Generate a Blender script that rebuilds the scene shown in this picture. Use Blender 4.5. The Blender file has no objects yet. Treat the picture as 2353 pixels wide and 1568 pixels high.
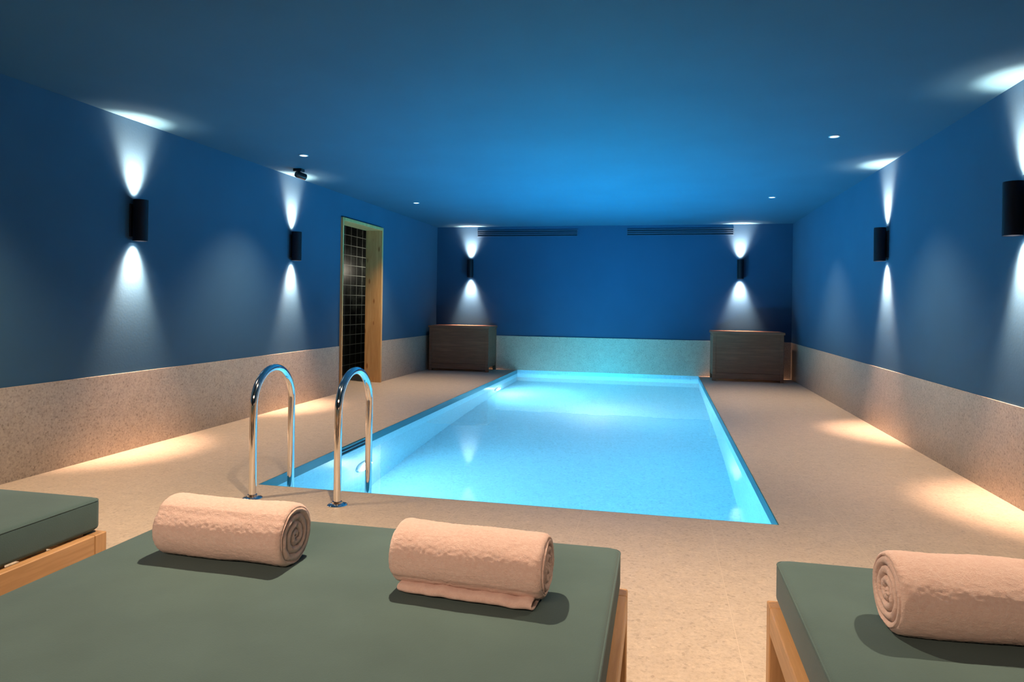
import bpy, bmesh, math, random
from mathutils import Vector, Matrix, noise
C = bpy.context.scene.collection
S = bpy.context.scene
try:
    S.view_settings.view_transform = 'Standard'
    S.view_settings.look = 'None'
except Exception: pass
PI = math.pi
random.seed(4)

# ------------------------------------------------------------------ materials
def mat(name, color=(.5,.5,.5), rough=.5, metal=0.0, **kw):
    m = bpy.data.materials.new(name); m.use_nodes = True
    b = m.node_tree.nodes['Principled BSDF']
    b.inputs['Base Color'].default_value = (*color, 1)
    b.inputs['Roughness'].default_value = rough
    b.inputs['Metallic'].default_value = metal
    for k, v in kw.items(): b.inputs[k].default_value = v
    return m
def N(m, t): return m.node_tree.nodes.new(t)
def L(m, a, b): m.node_tree.links.new(a, b)
def coords(m, scale=(1,1,1)):
    tc = N(m,'ShaderNodeTexCoord'); mp = N(m,'ShaderNodeMapping')
    mp.inputs['Scale'].default_value = scale
    L(m, tc.outputs['Object'], mp.inputs['Vector']); return mp.outputs['Vector']
def noise_n(m, vec, scale, detail=4, rough=.55):
    n = N(m,'ShaderNodeTexNoise'); n.inputs['Scale'].default_value = scale
    n.inputs['Detail'].default_value = detail; n.inputs['Roughness'].default_value = rough
    L(m, vec, n.inputs['Vector']); return n.outputs['Fac']
def ramp(m, fac, stops):
    r = N(m,'ShaderNodeValToRGB'); e = r.color_ramp.elements
    while len(e) < len(stops): e.new(.5)
    for i,(p,c) in enumerate(stops): e[i].position = p; e[i].color = (*c,1)
    L(m, fac, r.inputs['Fac']); return r.outputs['Color']
def mix(m, a, b, fac, mode='MIX'):
    x = N(m,'ShaderNodeMix'); x.data_type = 'RGBA'; x.blend_type = mode
    if isinstance(fac,(int,float)): x.inputs[0].default_value = fac
    else: L(m, fac, x.inputs[0])
    for v, i in ((a,6),(b,7)):
        if isinstance(v, tuple): x.inputs[i].default_value = (*v,1)
        else: L(m, v, x.inputs[i])
    return x.outputs[2]
def bump(m, fac, strength=.2, dist=.01):
    b = N(m,'ShaderNodeBump'); b.inputs['Strength'].default_value = strength; b.inputs['Distance'].default_value = dist
    L(m, fac, b.inputs['Height']); L(m, b.outputs['Normal'], m.node_tree.nodes['Principled BSDF'].inputs['Normal'])
def setc(m, col): L(m, col, m.node_tree.nodes['Principled BSDF'].inputs['Base Color'])

def paint(name, c, rough=.8):
    m = mat(name, c, rough); v = coords(m)
    m.node_tree.nodes['Principled BSDF'].inputs['Specular IOR Level'].default_value = .2
    f = noise_n(m, v, 1.3, 5)
    setc(m, ramp(m, f, [(.3, tuple(x*.95 for x in c)), (.7, tuple(min(1,x*1.05) for x in c))]))
    bump(m, noise_n(m, v, 60, 4), .12, .004)
    return m
def stone(name, c, joints=None, rough=.5, var=.08, dark=.75, amount=.7, vs=95):
    m = mat(name, c, rough); v = coords(m)
    big = ramp(m, noise_n(m, v, 14, 6, .7), [(.3, tuple(x*(1-var) for x in c)), (.7, tuple(min(1,x*(1+var)) for x in c))])
    vo = N(m,'ShaderNodeTexVoronoi'); vo.inputs['Scale'].default_value = vs; L(m, v, vo.inputs['Vector'])
    sp = ramp(m, vo.outputs['Color'], [(.10, (dark,dark*.98,dark*.96)), (.25, (1,1,1)), (.80,(1,1,1)), (.92,(1.15,1.15,1.15))])
    col = mix(m, big, sp, amount, 'MULTIPLY')
    fine = ramp(m, noise_n(m, v, vs*.65, 5, .8), [(.36, (dark,dark*.98,dark*.96)), (.54, (1,1,1))])
    col = mix(m, col, fine, amount, 'MULTIPLY')
    if joints:
        br = N(m,'ShaderNodeTexBrick'); br.offset = 0; br.inputs['Scale'].default_value = 1
        br.inputs['Brick Width'].default_value = joints[0]; br.inputs['Row Height'].default_value = joints[1]
        br.inputs['Mortar Size'].default_value = .0014; br.inputs['Mortar Smooth'].default_value = .1
        mp = N(m,'ShaderNodeMapping'); mp.inputs['Location'].default_value = joints[2]
        L(m, v, mp.inputs['Vector']); L(m, mp.outputs['Vector'], br.inputs['Vector'])
        col = mix(m, col, (c[0]*1.10, c[1]*1.10, c[2]*1.10), br.outputs['Fac'])
    setc(m, col)
    bump(m, noise_n(m, v, 90, 4), .1, .003)
    return m
def wood(name, c1, c2, axis=0, rough=.5, knots=False):
    m = mat(name, c1, rough)
    s = [14,14,14]; s[axis] = 1.0
    v = coords(m, tuple(s))
    f = noise_n(m, v, 1.6, 6, .6)
    col = ramp(m, f, [(.32, c1), (.5, c2), (.66, c1)])
    if knots:
        v2 = coords(m, (9,9,3.2)); vo = N(m,'ShaderNodeTexVoronoi'); vo.inputs['Scale'].default_value = 1; L(m, v2, vo.inputs['Vector'])
        k = ramp(m, vo.outputs['Distance'], [(.0,(.25,.1,.03)), (.1,(.5,.3,.12)), (.16,(1,1,1))])
        col = mix(m, col, k, .8, 'MULTIPLY')
    setc(m, col); bump(m, f, .12, .004); return m
def emis(name, c, s):
    m = bpy.data.materials.new(name); m.use_nodes = True; nt = m.node_tree; nt.nodes.clear()
    o = nt.nodes.new('ShaderNodeOutputMaterial'); e = nt.nodes.new('ShaderNodeEmission')
    e.inputs[0].default_value = (*c,1); e.inputs[1].default_value = s; nt.links.new(e.outputs[0], o.inputs[0]); return m

M = {}
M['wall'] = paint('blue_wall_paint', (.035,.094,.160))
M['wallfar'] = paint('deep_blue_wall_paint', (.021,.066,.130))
M['ceil'] = paint('blue_ceiling_paint', (.030,.094,.148))
M['floor'] = stone('beige_floor_stone', (.51,.415,.315), (.65,2.6,(.39,1.6,0)), .45, .09, .74, .75, 95)
M['dado'] = stone('beige_wall_stone', (.44,.365,.285), None, .5, .09, .62, .8, 105)
M['pool'] = stone('pool_stone', (.48,.77,.87), None, .5, .05, .8, .7, 70)
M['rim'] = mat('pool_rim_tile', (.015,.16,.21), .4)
M['pine'] = wood('knotty_pine', (.68,.39,.15), (.57,.30,.10), 2, .5, True)
M['oak'] = wood('oak_rail', (.55,.32,.15), (.42,.235,.10), 1, .45)
M['oakx'] = wood('oak_crossrail', (.55,.32,.15), (.42,.235,.10), 0, .45)
M['oakz'] = wood('oak_leg', (.55,.32,.15), (.42,.235,.10), 2, .45)
M['chest'] = wood('brown_chest_wood', (.25,.115,.06), (.18,.078,.04), 0, .7)
M['black'] = mat('black_metal', (.012,.014,.022), .45, .6)
M['black2'] = mat('black_plastic', (.01,.01,.012), .35)
M['chrome'] = mat('chrome', (.86,.84,.82), .09, 1.0)
M['white'] = mat('white_trim', (.8,.8,.8), .4)
M['vent'] = mat('dark_blue_grille', (.016,.05,.10), .6)
M['dark'] = mat('dark_slot', (.006,.018,.035), .8)
M['teal'] = mat('teal_plastic', (.03,.2,.26), .4)
M['lampw'] = emis('sconce_bulb', (1,.97,.93), 25)
M['down'] = emis('downlight_lens', (1,.85,.68), 4)
M['under'] = emis('underwater_lens', (.75,.95,1), 20)
# cushion fabric
m = mat('green_grey_fabric', (.085,.115,.095), .9); v = coords(m)
setc(m, ramp(m, noise_n(m, v, 5, 5), [(.3,(.054,.096,.095)),(.7,(.064,.112,.111))]))
b1 = noise_n(m, v, 320, 2); bump(m, b1, .25, .002)
m.node_tree.nodes['Principled BSDF'].inputs['Sheen Weight'].default_value = .12
m.node_tree.nodes['Principled BSDF'].inputs['Specular IOR Level'].default_value = .2
M['fabric'] = m
m = mat('terry_towel', (.78,.56,.46), .95); v = coords(m)
setc(m, ramp(m, noise_n(m, v, 110, 5, .75), [(.3,(.87,.57,.48)),(.7,(.97,.72,.63))]))
bump(m, noise_n(m, v, 250, 5, .8), .8, .006)
m.node_tree.nodes['Principled BSDF'].inputs['Sheen Weight'].default_value = .5
m.node_tree.nodes['Principled BSDF'].inputs['Specular IOR Level'].default_value = .1
M['towel'] = m
# black glazed tiles with pale joints, seen through the doorway
m = mat('black_tile', (.01,.012,.012), .4); v = coords(m)
sx = N(m,'ShaderNodeSeparateXYZ'); L(m, v, sx.inputs[0]); cx = N(m,'ShaderNodeCombineXYZ')
L(m, sx.outputs['Y'], cx.inputs['X']); L(m, sx.outputs['Z'], cx.inputs['Y'])
br = N(m,'ShaderNodeTexBrick'); br.offset = 0; br.inputs['Scale'].default_value = 1
br.inputs['Brick Width'].default_value = .2; br.inputs['Row Height'].default_value = .15; br.inputs['Mortar Size'].default_value = .005
L(m, cx.outputs[0], br.inputs['Vector'])
mar = ramp(m, noise_n(m, v, 4, 8, .75), [(.5,(.006,.008,.008)),(.64,(.05,.06,.05)),(.72,(.01,.012,.01))])
setc(m, mix(m, mar, (.42,.46,.42), br.outputs['Fac'])); M['tile'] = m
# water
m = bpy.data.materials.new('water'); m.use_nodes = True; nt = m.node_tree; nt.nodes.clear()
o = nt.nodes.new('ShaderNodeOutputMaterial'); g = nt.nodes.new('ShaderNodeBsdfGlass')
g.inputs['IOR'].default_value = 1.33; g.inputs['Roughness'].default_value = 0.008; g.inputs['Color'].default_value = (.96,.99,1,1)
v = coords(m, (1,.6,1)); f = noise_n(m, v, 3.0, 3, .5)
bb = nt.nodes.new('ShaderNodeBump'); bb.inputs['Strength'].default_value = .06; bb.inputs['Distance'].default_value = .02
nt.links.new(f, bb.inputs['Height']); nt.links.new(bb.outputs[0], g.inputs['Normal']); nt.links.new(g.outputs[0], o.inputs[0])
M['water'] = m

# ------------------------------------------------------------------ helpers
def box(bm, x0,x1,y0,y1,z0,z1, bev=0, seg=2):
    t = bmesh.new()
    bmesh.ops.create_cube(t, size=1)
    for vv in t.verts:
        vv.co = Vector(((x0+x1)/2+vv.co.x*(x1-x0), (y0+y1)/2+vv.co.y*(y1-y0), (z0+z1)/2+vv.co.z*(z1-z0)))
    if bev: bmesh.ops.bevel(t, geom=t.edges[:], offset=bev, segments=seg, profile=.5, affect='EDGES')
    me = bpy.data.meshes.new('t'); t.to_mesh(me); t.free(); bm.from_mesh(me); bpy.data.meshes.remove(me)
def lathe(bm, prof, seg=32, mtx=Matrix(), closed=False):
    rings = []
    for r, z in prof:
        if r < 1e-6: rings.append([bm.verts.new(mtx @ Vector((0,0,z)))])
        else: rings.append([bm.verts.new(mtx @ Vector((r*math.cos(2*PI*i/seg), r*math.sin(2*PI*i/seg), z))) for i in range(seg)])
    prs = list(zip(rings, rings[1:])) + ([(rings[-1], rings[0])] if closed else [])
    for a, b in prs:
        for i in range(seg):
            j = (i+1) % seg
            if len(a) == 1 and len(b) == 1: continue
            if len(a) == 1: bm.faces.new((a[0], b[i], b[j]))
            elif len(b) == 1: bm.faces.new((a[i], a[j], b[0]))
            else: bm.faces.new((a[i], a[j], b[j], b[i]))
def sweep(bm, pts, r, seg=14, cap=True):
    pts = [Vector(p) for p in pts]; rings = []; up = None
    for i, p in enumerate(pts):
        d = (pts[min(i+1,len(pts)-1)] - pts[max(i-1,0)]).normalized()
        if up is None: up = d.orthogonal().normalized()
        up = (up - d*up.dot(d)).normalized(); s = d.cross(up)
        rings.append([bm.verts.new(p + (up*math.cos(2*PI*k/seg) + s*math.sin(2*PI*k/seg))*r) for k in range(seg)])
    for a, b in zip(rings, rings[1:]):
        for k in range(seg): bm.faces.new((a[k], a[(k+1)%seg], b[(k+1)%seg], b[k]))
    if cap: bm.faces.new(rings[0][::-1]); bm.faces.new(rings[-1])
def obj(name, bm, m, parent=None, smooth=False, loc=(0,0,0), rot=(0,0,0)):
    bmesh.ops.recalc_face_normals(bm, faces=bm.faces[:])
    me = bpy.data.meshes.new(name); bm.to_mesh(me); bm.free(); me.materials.append(m)
    if smooth:
        try: me.shade_smooth(); me.set_sharp_from_angle(angle=math.radians(40))
        except Exception: pass
    o = bpy.data.objects.new(name, me); C.objects.link(o); o.parent = parent; o.location = loc; o.rotation_euler = rot
    return o
def thing(name, label, cat, loc=(0,0,0), rz=0, group=None):
    o = bpy.data.objects.new(name, None); C.objects.link(o); o.empty_display_size = .1
    o.location = loc; o.rotation_euler = (0,0,rz); o['label'] = label; o['category'] = cat
    if group: o['group'] = group
    return o
def dup(root, loc, rz, label):
    r = root.copy(); C.objects.link(r); r.location = loc; r.rotation_euler = (0,0,rz); r['label'] = label
    for ch in list(root.children):
        c = ch.copy(); C.objects.link(c); c.parent = r
        for g2 in list(ch.children):
            d = g2.copy(); C.objects.link(d); d.parent = c
    return r
def struct(name, bm, m):
    o = obj(name, bm, m); o['kind'] = 'structure'; return o
def light(kind, name, loc, energy, color, direction=None, parent=None, **kw):
    l = bpy.data.lights.new(name, kind); l.energy = energy; l.color = color
    for k, vv in kw.items(): setattr(l, k, vv)
    o = bpy.data.objects.new(name, l); C.objects.link(o); o.location = loc
    if direction: o.rotation_euler = Vector(direction).to_track_quat('-Z','Y').to_euler()
    o.parent = parent
    return o
def quadface(bm, pts): bm.faces.new([bm.verts.new(p) for p in pts])

# ------------------------------------------------------------------ room shell
XL, XR, YB, YF, H, WT = -3.77, 1.97, 11.2, -3.2, 2.4, .19
PX0, PX1, PY0, PD, WZ = -2.34, .60, 3.67, -1.52, -.06
D0, D1, DH = 7.58, 8.80, 2.12
bm = bmesh.new()
box(bm, XL-WT, PX0, YF, YB+.2, -.2, 0); box(bm, PX1, XR+.25, YF, YB+.2, -.2, 0); box(bm, PX0, PX1, YF, PY0, -.2, 0)
box(bm, XL-1.6, XL-WT, D0-1.5, D1+1.5, -.2, 0)
struct('floor', bm, M['floor'])
bm = bmesh.new(); box(bm, XL-1.7, XR+.3, YF-.2, YB+.3, H, H+.2); struct('ceiling', bm, M['ceil'])
bm = bmesh.new(); box(bm, XL-WT, XL, YF, D0, 0, H); box(bm, XL-WT, XL, D1, YB+.2, 0, H); box(bm, XL-WT, XL, D0, D1, DH, H)
struct('wall_left', bm, M['wall'])
bm = bmesh.new(); box(bm, XR, XR+.2, YF, YB+.2, 0, H); struct('wall_right', bm, M['wall'])
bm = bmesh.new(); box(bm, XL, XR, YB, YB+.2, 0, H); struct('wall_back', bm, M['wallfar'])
bm = bmesh.new(); box(bm, XL, XR, YF-.2, YF, 0, H); struct('wall_front', bm, M['wall'])
bm = bmesh.new(); box(bm, -4.72, -4.6, D0-1.5, D1+1.5, 0, H); struct('wall_passage', bm, M['tile'])
bm = bmesh.new(); box(bm, -4.6, XL-WT, D0-1.6, D0-1.5, 0, H); box(bm, -4.6, XL-WT, D1+1.5, D1+1.6, 0, H); struct('wall_passage_end', bm, M['tile'])
DZ = .565; DT = .008
bm = bmesh.new(); box(bm, XL, XL+DT, YF, D0-.005, 0, DZ, .001, 1); box(bm, XL, XL+DT, D1+.005, YB, 0, DZ, .001, 1); struct('baseboard_left', bm, M['dado'])
bm = bmesh.new(); box(bm, XR-DT, XR, YF, YB, 0, DZ, .001, 1); struct('baseboard_right', bm, M['dado'])
bm = bmesh.new(); box(bm, XL+DT, XR-DT, YB-.02, YB, 0, DZ, .001, 1); struct('baseboard_back', bm, M['dado'])
# pine lining of the doorway
bm = bmesh.new()
box(bm, XL-WT-.02, XL+.03, D0, D0+.03, 0, DH-.04, .003, 1)
box(bm, XL-WT-.02, XL+.03, D1-.04, D1, 0, DH-.04, .003, 1)
box(bm, XL-WT-.02, XL+.03, D0, D1, DH-.04, DH, .003, 1)
struct('trim_1', bm, M['pine'])
light('POINT', 'passage_fill', (-4.15,10.0,1.6), 6, (1,.88,.7), shadow_soft_size=.05)  # added fill lamp with no fixture, so the passage tiles show
# pool basin
bm = bmesh.new(); YP = YB-.02; PF = -1.0
box(bm, PX0-.15, PX0, PY0-.15, YP+.15, PD-.15, -.2); box(bm, PX1, PX1+.15, PY0-.15, YP+.15, PD-.15, -.2)
box(bm, PX0, PX1, PY0-.15, PY0, PD-.15, -.2); box(bm, PX0, PX1, YP, YP+.15, PD-.15, 0)
quadface(bm, [(PX0,PY0,PD),(PX1,PY0,PD),(PX1,YP,PF),(PX0,YP,PF)])
# facing of the upper edge
box(bm, PX0, PX0+.004, PY0, YP, -.2, WZ); box(bm, PX1-.004, PX1, PY0, YP, -.2, WZ); box(bm, PX0, PX1, PY0, PY0+.004, -.2, WZ)
struct('pool_basin', bm, M['pool'])
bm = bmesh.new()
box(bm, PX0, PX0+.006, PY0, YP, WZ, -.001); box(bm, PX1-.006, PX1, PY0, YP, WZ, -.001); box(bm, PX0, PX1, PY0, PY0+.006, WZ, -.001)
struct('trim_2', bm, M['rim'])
bm = bmesh.new(); quadface(bm, [(PX0+.004,PY0+.004,WZ),(PX1-.004,PY0+.004,WZ),(PX1-.004,YP,WZ),(PX0+.004,YP,WZ)])
w = obj('pool_water', bm, M['water']); w['kind'] = 'stuff'; w['label'] = 'clear blue lit water filling the long rectangular pool'; w['category'] = 'water'

# ------------------------------------------------------------------ wall sconces
def make_sconce(label, loc, rz):
    t = thing('wall_sconce', label, 'wall light', loc, rz, 'up and down wall sconces')
    r = .05; cy = .062      # local +Y is away from the wall
    bm = bmesh.new(); lathe(bm, [(r,-.15),(r,.15),(r-.005,.15),(r-.005,-.15)], 40, Matrix.Translation((0,cy,0)), True)
    obj('shade', bm, M['black'], t, True)
    bm = bmesh.new(); box(bm, -.04,.04, 0,.012, -.12,.12,.003,1); box(bm,-.02,.02,.01,cy-r+.004,-.05,.05)
    obj('wall_plate', bm, M['black'], t)
    for z, s in ((.105,1),(-.105,-1)):
        bm = bmesh.new(); lathe(bm, [(0,z-.01),(.043,z-.01),(.043,z),(.03,z+.004*s),(0,z+.004*s)], 24, Matrix.Translation((0,cy,0)))
        obj('bulb', bm, M['lampw'], t)
    return t
def sconce_lights(p, n, e=1.0):
    q = Vector(p) + Vector(n)*.062
    for s in (1,-1):
        k = e*(1.0 if s>0 else 1.15); c = (1,.63,.44)
        light('SPOT', 'sconce_beam', (q.x, q.y, q.z+s*.145), 340*k, c, Vector((-n[0]*.16, -n[1]*.16, s)),
              spot_size=math.radians(60), spot_blend=1.0, shadow_soft_size=.04)
        light('SPOT', 'sconce_soft_beam', (q.x, q.y, q.z+s*.145), 30*k, c, Vector((-n[0]*.08, -n[1]*.08, s)),
              spot_size=math.radians(96), spot_blend=1.0, shadow_soft_size=.04)
SZ = 1.67
sc = [((XL,4.28,SZ), (1,0,0), -PI/2, 'dark tube wall light nearest the camera on the left wall'),
      ((XL,6.46,SZ), (1,0,0), -PI/2, 'dark tube wall light on the left wall beside the pine doorway'),
      ((-3.16,YB,SZ+.02), (0,-1,0), PI, 'small dark tube wall light above the left chest on the far wall'),
      ((1.2,YB,SZ+.02), (0,-1,0), PI, 'small dark tube wall light above the right chest on the far wall'),
      ((XR,6.68,SZ+.01), (-1,0,0), PI/2, 'dark tube wall light midway along the right wall'),
      ((XR,4.31,SZ), (-1,0,0), PI/2, 'large dark tube wall light cut off by the right edge of the photo')]
s0 = None
for p, n, rz, lab in sc:
    if s0 is None: s0 = make_sconce(lab, p, rz)
    else: dup(s0, p, rz, lab)
    sconce_lights(p, n, 1.25 if n[1] else 1.0)

# ------------------------------------------------------------------ ceiling downlights
def make_down(label, loc):
    t = thing('ceiling_downlight', label, 'ceiling light', loc, 0, 'recessed ceiling downlights')
    bm = bmesh.new(); lathe(bm, [(.029,0),(.040,0),(.040,-.004),(.035,-.006),(.029,-.004)], 28, Matrix(), True); obj('trim_ring', bm, M['white'], t, True)
    bm = bmesh.new(); lathe(bm, [(0,-.002),(.0295,-.002),(.0295,0),(0,0)], 24); obj('lens', bm, M['down'], t)
    return t
d0 = None
for x, y, e, ss, lab in ((-3.13,5.55,225,94,'small round recessed downlight in the ceiling above the black ceiling camera'),
                  (-3.13,8.42,225,94,'small round recessed ceiling downlight nearest the pine doorway'),
                  (1.26,5.55,225,94,'small round recessed ceiling downlight highest at right in the photo'),
                  (1.26,8.5,225,94,'small round recessed ceiling downlight nearest the right end of the far wall'),
                  (-3.13,2.63,260,98,'small round recessed downlight above the left lounger'),
                  (-.93,2.2,320,118,'small round recessed downlight above the centre lounger'),
                  (1.26,2.3,280,104,'small round recessed downlight above the right lounger')):
    if d0 is None: d0 = make_down(lab, (x,y,H))
    else: dup(d0, (x,y,H), 0, lab)
    light('SPOT', 'downlight_beam', (x,y,H-.012), e, (1,.74,.50), (0,0,-1), spot_size=math.radians(ss), spot_blend=1.0, shadow_soft_size=.02)

# ------------------------------------------------------------------ ceiling camera
t = thing('ceiling_camera', 'small black ceiling mounted camera next to the left wall', 'camera', (-3.5,6.12,H))
t.scale = (.9,.9,.9)
bm = bmesh.new(); box(bm, -.05,.05,-.04,.04,-.03,0,.006,2); obj('mount', bm, M['black2'], t)
bm = bmesh.new(); sweep(bm, [(0,0,-.02),(.02,0,-.075)], .012, 12); obj('arm', bm, M['black2'], t, True)
R = Matrix.Translation((.03,-.01,-.075)) @ Matrix.Rotation(math.radians(60),4,'Z') @ Matrix.Rotation(math.radians(100),4,'Y')
bm = bmesh.new(); lathe(bm, [(0,-.06),(.03,-.06),(.036,-.05),(.036,.055),(.030,.06),(.028,.05),(0,.05)], 28, R); obj('body', bm, M['black2'], t, True)
bm = bmesh.new(); lathe(bm, [(0,.056),(.018,.054),(.024,.05),(0,.048)], 24, R); obj('lens', bm, M['chrome'], t, True)

# ------------------------------------------------------------------ far wall grilles
for x0, x1, lab in ((-3.06,-1.35,'long dark slotted air grille at the left of the far wall'), (-.56,1.1,'long dark slotted air grille at the right of the far wall')):
    t = thing('air_grille', lab, 'air vent', ((x0+x1)/2,YB,2.23), 0, 'slotted air grilles under the ceiling')
    w2 = (x1-x0)/2
    bm = bmesh.new(); box(bm,-w2,w2,-.012,0,0,.012); box(bm,-w2,w2,-.012,0,.098,.11); box(bm,-w2,-w2+.012,-.012,0,.012,.098); box(bm,w2-.012,w2,-.012,0,.012,.098)
    obj('frame', bm, M['vent'], t)
    bm = bmesh.new(); box(bm,-w2+.012,w2-.012,-.003,0,.012,.098); obj('slot', bm, M['dark'], t)
    for k in range(2):
        bm = bmesh.new(); z = .034+k*.028; box(bm,-w2+.012,w2-.012,-.012,-.003,z,z+.014); obj('slat', bm, M['vent'], t)

# ------------------------------------------------------------------ chests
def make_chest(label, loc):
    t = thing('storage_chest', label, 'chest', loc, 0, 'wooden chests in the far corners'); W=.5; Dp=.27
    bm = bmesh.new(); box(bm,-W-.015,W+.015,-Dp-.015,Dp+.005,.70,.735,.005,2); obj('lid', bm, M['chest'], t)
    bm = bmesh.new(); box(bm,-W+.008,W-.008,-Dp+.01,Dp,.075,.70)
    for k in range(6): box(bm,-W+.045,W-.045,-Dp+.004,-Dp+.012,.125+k*.091,.125+k*.091+.0905,.0015,1)
    for k in range(6):
        for sx_ in (-1,1): box(bm,min(sx_*(W-.009),sx_*(W-.002)),max(sx_*(W-.009),sx_*(W-.002)),-Dp+.04,Dp-.03,.125+k*.091,.125+k*.091+.0905,.0015,1)
    obj('body', bm, M['chest'], t)
    for sx_ in (-1,1):
        for sy in (-1,1):
            bm = bmesh.new(); xa, xb = sorted((sx_*W, sx_*(W-.05))); ya, yb = sorted((sy*Dp, sy*(Dp-.05)))
            box(bm, xa,xb,ya,yb,0,.70,.003,1); obj('leg', bm, M['chest'], t)
    bm = bmesh.new(); box(bm,-W+.05,W-.05,-Dp-.002,-Dp+.02,.035,.12,.003,1); obj('skirt', bm, M['chest'], t)
    bm = bmesh.new(); box(bm,-W+.05,W-.05,-Dp-.002,-Dp+.02,.655,.70,.003,1); obj('top_rail', bm, M['chest'], t)
    return t
c0 = make_chest('brown wooden chest in the far left corner beside the doorway', (-3.19,10.88,0))
dup(c0, (1.26,10.84,0), 0, 'brown wooden chest in the far right corner of the room')

# ------------------------------------------------------------------ pool fittings
pl = thing('pool_ladder', 'chrome pool ladder with two arched handrails at the near pool edge', 'ladder', (-1.945,PY0,0))
for x in (-.255,.255):
    ya, yb, zs = -.27, .13, .51; rc = (yb-ya)/2; pts = [(x,ya,0),(x,ya,.15),(x,ya,.35)]
    for k in range(0,25): a = PI - PI*k/24; pts.append((x, (ya+yb)/2+rc*math.cos(a), zs+rc*math.sin(a)))
    pts += [(x,yb,.3),(x,yb,0),(x,yb,-.4),(x,yb,-1.05)]
    bm = bmesh.new(); sweep(bm, pts, .0205, 20); rail = obj('handrail', bm, M['chrome'], pl, True)
    bm = bmesh.new(); lathe(bm, [(.021,0),(.054,0),(.054,.006),(.048,.011),(.028,.014),(.026,.024),(.021,.024)], 32, Matrix.Translation((x,ya,0)), True); obj('flange', bm, M['chrome'], rail, True)
for k in range(4):
    bm = bmesh.new(); box(bm,-.255,.255,.09,.17,-.98+k*.22,-.955+k*.22,.006,2); obj('tread', bm, M['chrome'], pl)
t = thing('pool_skimmer', 'slotted skimmer opening in the left pool wall near the ladder', 'skimmer', (PX0+.006,4.93,-.064))
bm = bmesh.new(); box(bm,0,.008,-.27,.27,0,.01); box(bm,0,.008,-.27,.27,.05,.060); box(bm,0,.008,-.27,-.255,.01,.05); box(bm,0,.008,.255,.27,.01,.05); obj('frame', bm, M['teal'], t)
bm = bmesh.new(); box(bm,0,.003,-.255,.255,.01,.05); obj('opening', bm, M['dark'], t)
bm = bmesh.new(); box(bm,.003,.007,-.255,.255,.026,.034); obj('slat', bm, M['teal'], t)
for y, lab in ((5.15,'round underwater pool lamp glowing close to the ladder'), (9.75,'round underwater pool lamp glowing near the far end of the pool')):
    t = thing('pool_lamp', lab, 'underwater light', (PX0,y,-.72), 0, 'underwater lamps in the left pool wall')
    R = Matrix.Rotation(PI/2,4,'Y')
    bm = bmesh.new(); lathe(bm, [(.095,0),(.13,0),(.128,.018),(.11,.028),(.095,.02)], 32, R, True); obj('ring', bm, M['white'], t, True)
    bm = bmesh.new(); lathe(bm, [(0,.004),(.096,.004),(.096,.018),(.05,.024),(0,.026)], 32, R); obj('lens', bm, M['under'], t, True)
    light('AREA', 'pool_lamp_beam', (PX0+.04,y,-.72), 72, (.20,.72,1), (1,0,-.12), shape='DISK', size=.18)
    light('POINT', 'pool_lamp_halo', (PX0+.22,y,-.70), 10, (.85,.97,1), shadow_soft_size=0)
for x, y, e in ((-.1,4.6,8),(-.1,6.4,7),(-.1,8.2,8)):
    light('POINT', 'pool_fill', (x,y,-.5), e, (.08,.64,1), shadow_soft_size=0)  # added sourceless point lamps that even out the underwater light
light('POINT', 'pool_fill_far', (-.8,8.7,-.40), 28, (.95,.98,1), shadow_soft_size=0)  # extra white point lamp added for a bright patch towards the far end
for x, y, e in ((-.85,5.4,150),(-.65,7.4,540),(-.6,9.2,480)):
    light('SPOT', 'water_glow_fill', (x,y,WZ+.02), e, (.0,.53,1), (0,0,1), spot_size=math.radians(162), spot_blend=.9, shadow_soft_size=0)  # unseen upward lamps added to strengthen the blue on ceiling and walls
light('SPOT', 'water_glow_fill_far', (-.9,9.9,WZ+.03), 75, (.0,.60,.98), (0,1,.12), spot_size=math.radians(130), spot_blend=1, shadow_soft_size=0)  # unseen spot added to tint the far stone band and lower wall turquoise

# ------------------------------------------------------------------ loungers
def rring(w, l, r, z, n=7):
    out = []
    for cx_, cy_, a0 in ((w-r,l-r,0),(-w+r,l-r,PI/2),(-w+r,-l+r,PI),(w-r,-l+r,1.5*PI)):
        for k in range(n):
            a = a0 + PI/2*k/(n-1); out.append(Vector((cx_+r*math.cos(a), cy_+r*math.sin(a), z)))
    return out
def cushion(bm, w, l, z0, z1, rc=.026, rp=.016):
    rings = [rring(w-rp-.03, l-rp-.03, rc, z0)]; n = 5
    for k in range(n+1):
        a = PI/2*k/n; i = rp*(1-math.sin(a)); rings.append(rring(w-i, l-i, rc, z0+rp*(1-math.cos(a))))
    for k in range(n+1):
        a = PI/2*k/n; i = rp*(1-math.cos(a)); rings.append(rring(w-i, l-i, rc, z1-rp+rp*math.sin(a)))
    rings.append(rring(w-rp-.05, l-rp-.05, rc, z1+.001))
    vs = [[bm.verts.new(p) for p in r] for r in rings]
    for a, b in zip(vs, vs[1:]):
        for i in range(len(a)):
            j = (i+1) % len(a); bm.faces.new((a[i],a[j],b[j],b[i]))
    bm.faces.new(vs[0][::-1]); bm.faces.new(vs[-1])
LW, LL = .685, 1.0
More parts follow.
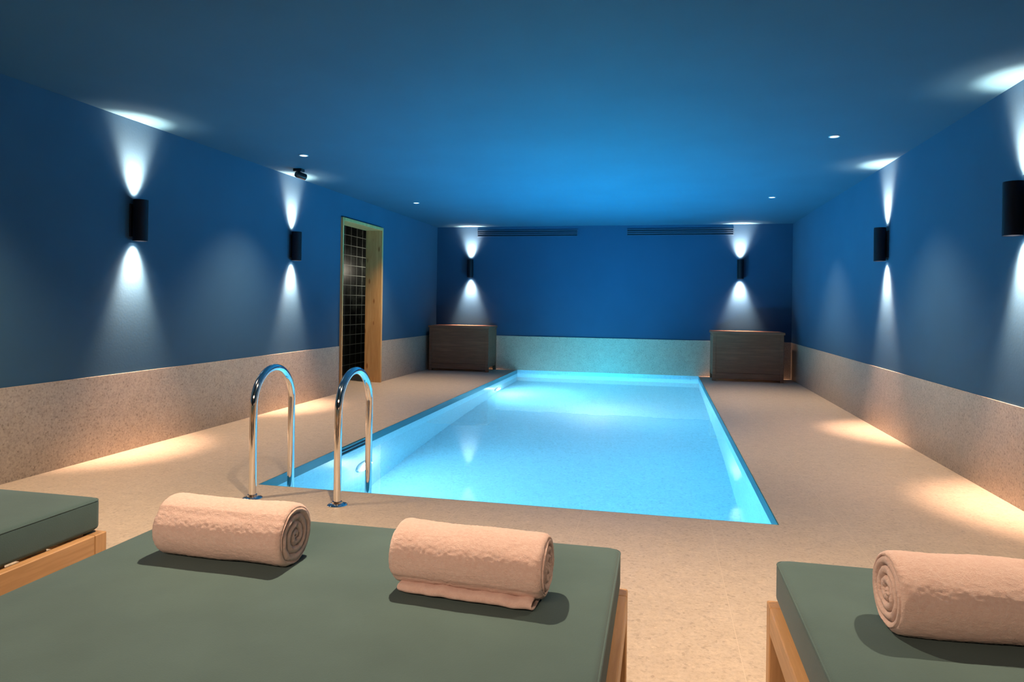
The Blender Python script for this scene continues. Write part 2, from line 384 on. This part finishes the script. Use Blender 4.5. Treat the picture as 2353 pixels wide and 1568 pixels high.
def make_lounger(label, loc):
    t = thing('sun_lounger', label, 'lounger', loc, 0, 'double loungers facing the pool')
    bm = bmesh.new(); cushion(bm, LW, LL, .311, .42); c = obj('cushion', bm, M['fabric'], t, True)
    for z in (.414,):
        bm = bmesh.new(); rr = rring(LW-.002, LL-.002, .026, z-.002); sweep(bm, rr+[rr[0]], .003, 6, False); obj('piping', bm, M['fabric'], c, True)
    fw, fl = LW+.02, LL+.0
    for s in (-1,1):
        bm = bmesh.new(); xa, xb = sorted((s*fw, s*(fw-.035))); box(bm, xa,xb,-fl+.05,fl-.05,.235,.305,.003,1); obj('side_rail', bm, M['oak'], t)
        bm = bmesh.new(); ya, yb = sorted((s*fl, s*(fl-.035))); box(bm, -fw+.05,fw-.05,ya,yb,.235,.305,.003,1); obj('end_rail', bm, M['oakx'], t)
    for sx_ in (-1,1):
        for sy in (-1,1):
            bm = bmesh.new(); xa, xb = sorted((sx_*fw, sx_*(fw-.05))); ya, yb = sorted((sy*fl, sy*(fl-.05)))
            box(bm, xa,xb,ya,yb,0,.305,.003,1); obj('leg', bm, M['oakz'], t)
    n = 14
    for k in range(n):
        y = -fl+.09+k*(2*fl-.18)/(n-1)
        bm = bmesh.new(); box(bm,-fw+.035,fw-.035,y-.03,y+.03,.286,.311,.003,1); obj('slat', bm, M['oakx'], t)
    return t
l0 = make_lounger('grey-green double lounger in the centre foreground carrying two rolled towels', (-.785,.945,0))
dup(l0, (-2.545,.99,0), 0, 'grey-green double lounger at the left edge with no towel in view')
dup(l0, (.997,.965,0), 0, 'grey-green double lounger at the right edge with one rolled towel')

# ------------------------------------------------------------------ rolled towels
def make_towel(label, loc, rz, length, R0, seed, turn=0.0, flap=False):
    t = thing('rolled_towel', label, 'towel', loc, rz, 'rolled towels on the loungers')
    bm = bmesh.new(); nt_, nx, nr = 160, 90, 40
    hl = length/2; turns = 4.2; pitch = R0/turns; er = .02
    def outer(th): # spiral step of the outer layer
        ph = ((th-turn)/(2*PI)) % 1.0
        r = R0*(.955+.045*ph) if ph > .03 else R0*(.955+.045*(1-ph/.03))
        return r
    def place(x, r, th):
        y = r*math.cos(th); z = r*math.sin(th)
        z2 = z*.95
        if z2 < -R0*.84: z2 = -R0*.84 + (z2+R0*.84)*.25
        nn = noise.noise(Vector((x*7+seed, y*10, z*10)))*.005 + noise.noise(Vector((x*30+seed, y*40, z*40)))*.0008 + noise.noise(Vector((x*160+seed, y*170, z*170)))*.0014
        f = 1 + nn/max(R0*.3, r)
        return Vector((x, y*f, z2*f))
    rings = []
    def cap(side):
        out = []
        for i in range(nr+1):
            q = i/nr; r0 = (R0-er*.6)*(1-q); ring = []
            for k in range(nt_):
                th = 2*PI*k/nt_; rr_ = r0*outer(th)/R0
                ph = (rr_/pitch - (th-turn)/(2*PI)*1.0) % 1.0
                g = abs(math.sin(PI*ph))**.45
                e = er*.15+ (.011*g - .011) + noise.noise(Vector((rr_*60, th*2, seed)))*.002
                if i == 0: e = -.001
                ring.append(place(side*(hl+e), max(rr_,.0006), th))
            out.append(ring)
        return out
    left = cap(-1)[::-1]
    rings += left
    for i in range(5):
        a = PI/2*(i+1)/6; rings.append([place(-hl+er*.9*(1-math.cos(a)), outer(2*PI*k/nt_)-er*.6*(1-math.sin(a)), 2*PI*k/nt_) for k in range(nt_)])
    for i in range(nx+1):
        x = (-hl+er)+(2*hl-2*er)*i/nx
        rings.append([place(x, outer(2*PI*k/nt_), 2*PI*k/nt_) for k in range(nt_)])
    for i in range(5):
        a = PI/2*(5-i)/6; rings.append([place(hl-er*.9*(1-math.cos(a)), outer(2*PI*k/nt_)-er*.6*(1-math.sin(a)), 2*PI*k/nt_) for k in range(nt_)])
    rings += cap(1)
    vs = [[bm.verts.new(p) for p in r] for r in rings]
    for a, b in zip(vs, vs[1:]):
        for k in range(nt_):
            j = (k+1) % nt_; bm.faces.new((a[k],a[j],b[j],b[k]))
    bm.faces.new(vs[0][::-1]); bm.faces.new(vs[-1])
    lo = min(vv.co.z for vv in bm.verts)
    for vv in bm.verts: vv.co.z -= lo - (.012 if flap else 0)
    obj('roll', bm, M['towel'], t, True)
    if flap:
        bm = bmesh.new(); nw = 60
        path = [(.5*R0,.004),(0,.004),(-.4*R0,.004),(-.70*R0,.005),(-.88*R0,.008),(-.95*R0,.013),(-.92*R0,.019),(-.80*R0,.022),(-.6*R0,.021),(-.3*R0,.018)]
        grid = []
        for i in range(nw+1):
            u = i/nw; x = -hl*.88 + 2*hl*.89*u; wv = noise.noise(Vector((x*22,seed,0)))*.006
            row = []
            for (py, pz) in path:
                row.append(Vector((x+noise.noise(Vector((pz*90,seed,1)))*.004, py*(.97+.10*u)+wv, pz*(1+.25*noise.noise(Vector((x*30,seed,4))))+abs(wv)*.5)))
            grid.append(row)
        th_ = .006
        vt = [[bm.verts.new(p) for p in r] for r in grid]
        for a, b in zip(vt, vt[1:]):
            for k in range(len(a)-1): bm.faces.new((a[k],a[k+1],b[k+1],b[k]))
        f = obj('loose_edge', bm, M['towel'], t, True)
        sm = f.modifiers.new('thick','SOLIDIFY'); sm.thickness = th_; sm.offset = 0
        ss = f.modifiers.new('smooth','SUBSURF'); ss.levels = 1; ss.render_levels = 2
    return t
make_towel('rolled peach-white towel on the left half of the centre lounger', (-1.10,1.61,.422), math.radians(-1), .375, .083, 1.0, turn=2.2)
make_towel('rolled peach-white towel with a loose folded edge on the right half of the centre lounger', (-.426,1.555,.422), math.radians(-3), .365, .077, 7.0, turn=3.6, flap=True)
make_towel('rolled peach-white towel on the right lounger cut by the photo edge', (.705,1.605,.422), math.radians(4), .46, .089, 13.0, turn=4.4)

# ------------------------------------------------------------------ world, camera
wd = bpy.data.worlds.new('world'); S.world = wd; wd.use_nodes = True
wd.node_tree.nodes['Background'].inputs[0].default_value = (.05,.08,.12,1); wd.node_tree.nodes['Background'].inputs[1].default_value = .2
light('AREA', 'room_fill_behind', (-.9,-1.3,H-.05), 90, (1,.70,.50), (0,.55,-1), shape='RECTANGLE', size=2.5, size_y=.8, spread=math.radians(110))  # added area fill out of view, brightens the towel fronts
cam = bpy.data.cameras.new('camera'); co = bpy.data.objects.new('camera', cam); C.objects.link(co)
cam.sensor_width = 36; cam.sensor_fit = 'HORIZONTAL'; cam.lens = 1570/2353*36; cam.shift_y = -85/2353; cam.clip_start = .02
co.matrix_world = Matrix.Translation((0,0,1.1)) @ Matrix.Rotation(math.radians(12.3),4,'Z') @ Matrix.Rotation(PI/2,4,'X') @ Matrix.Rotation(.014,4,'Z')
S.camera = co
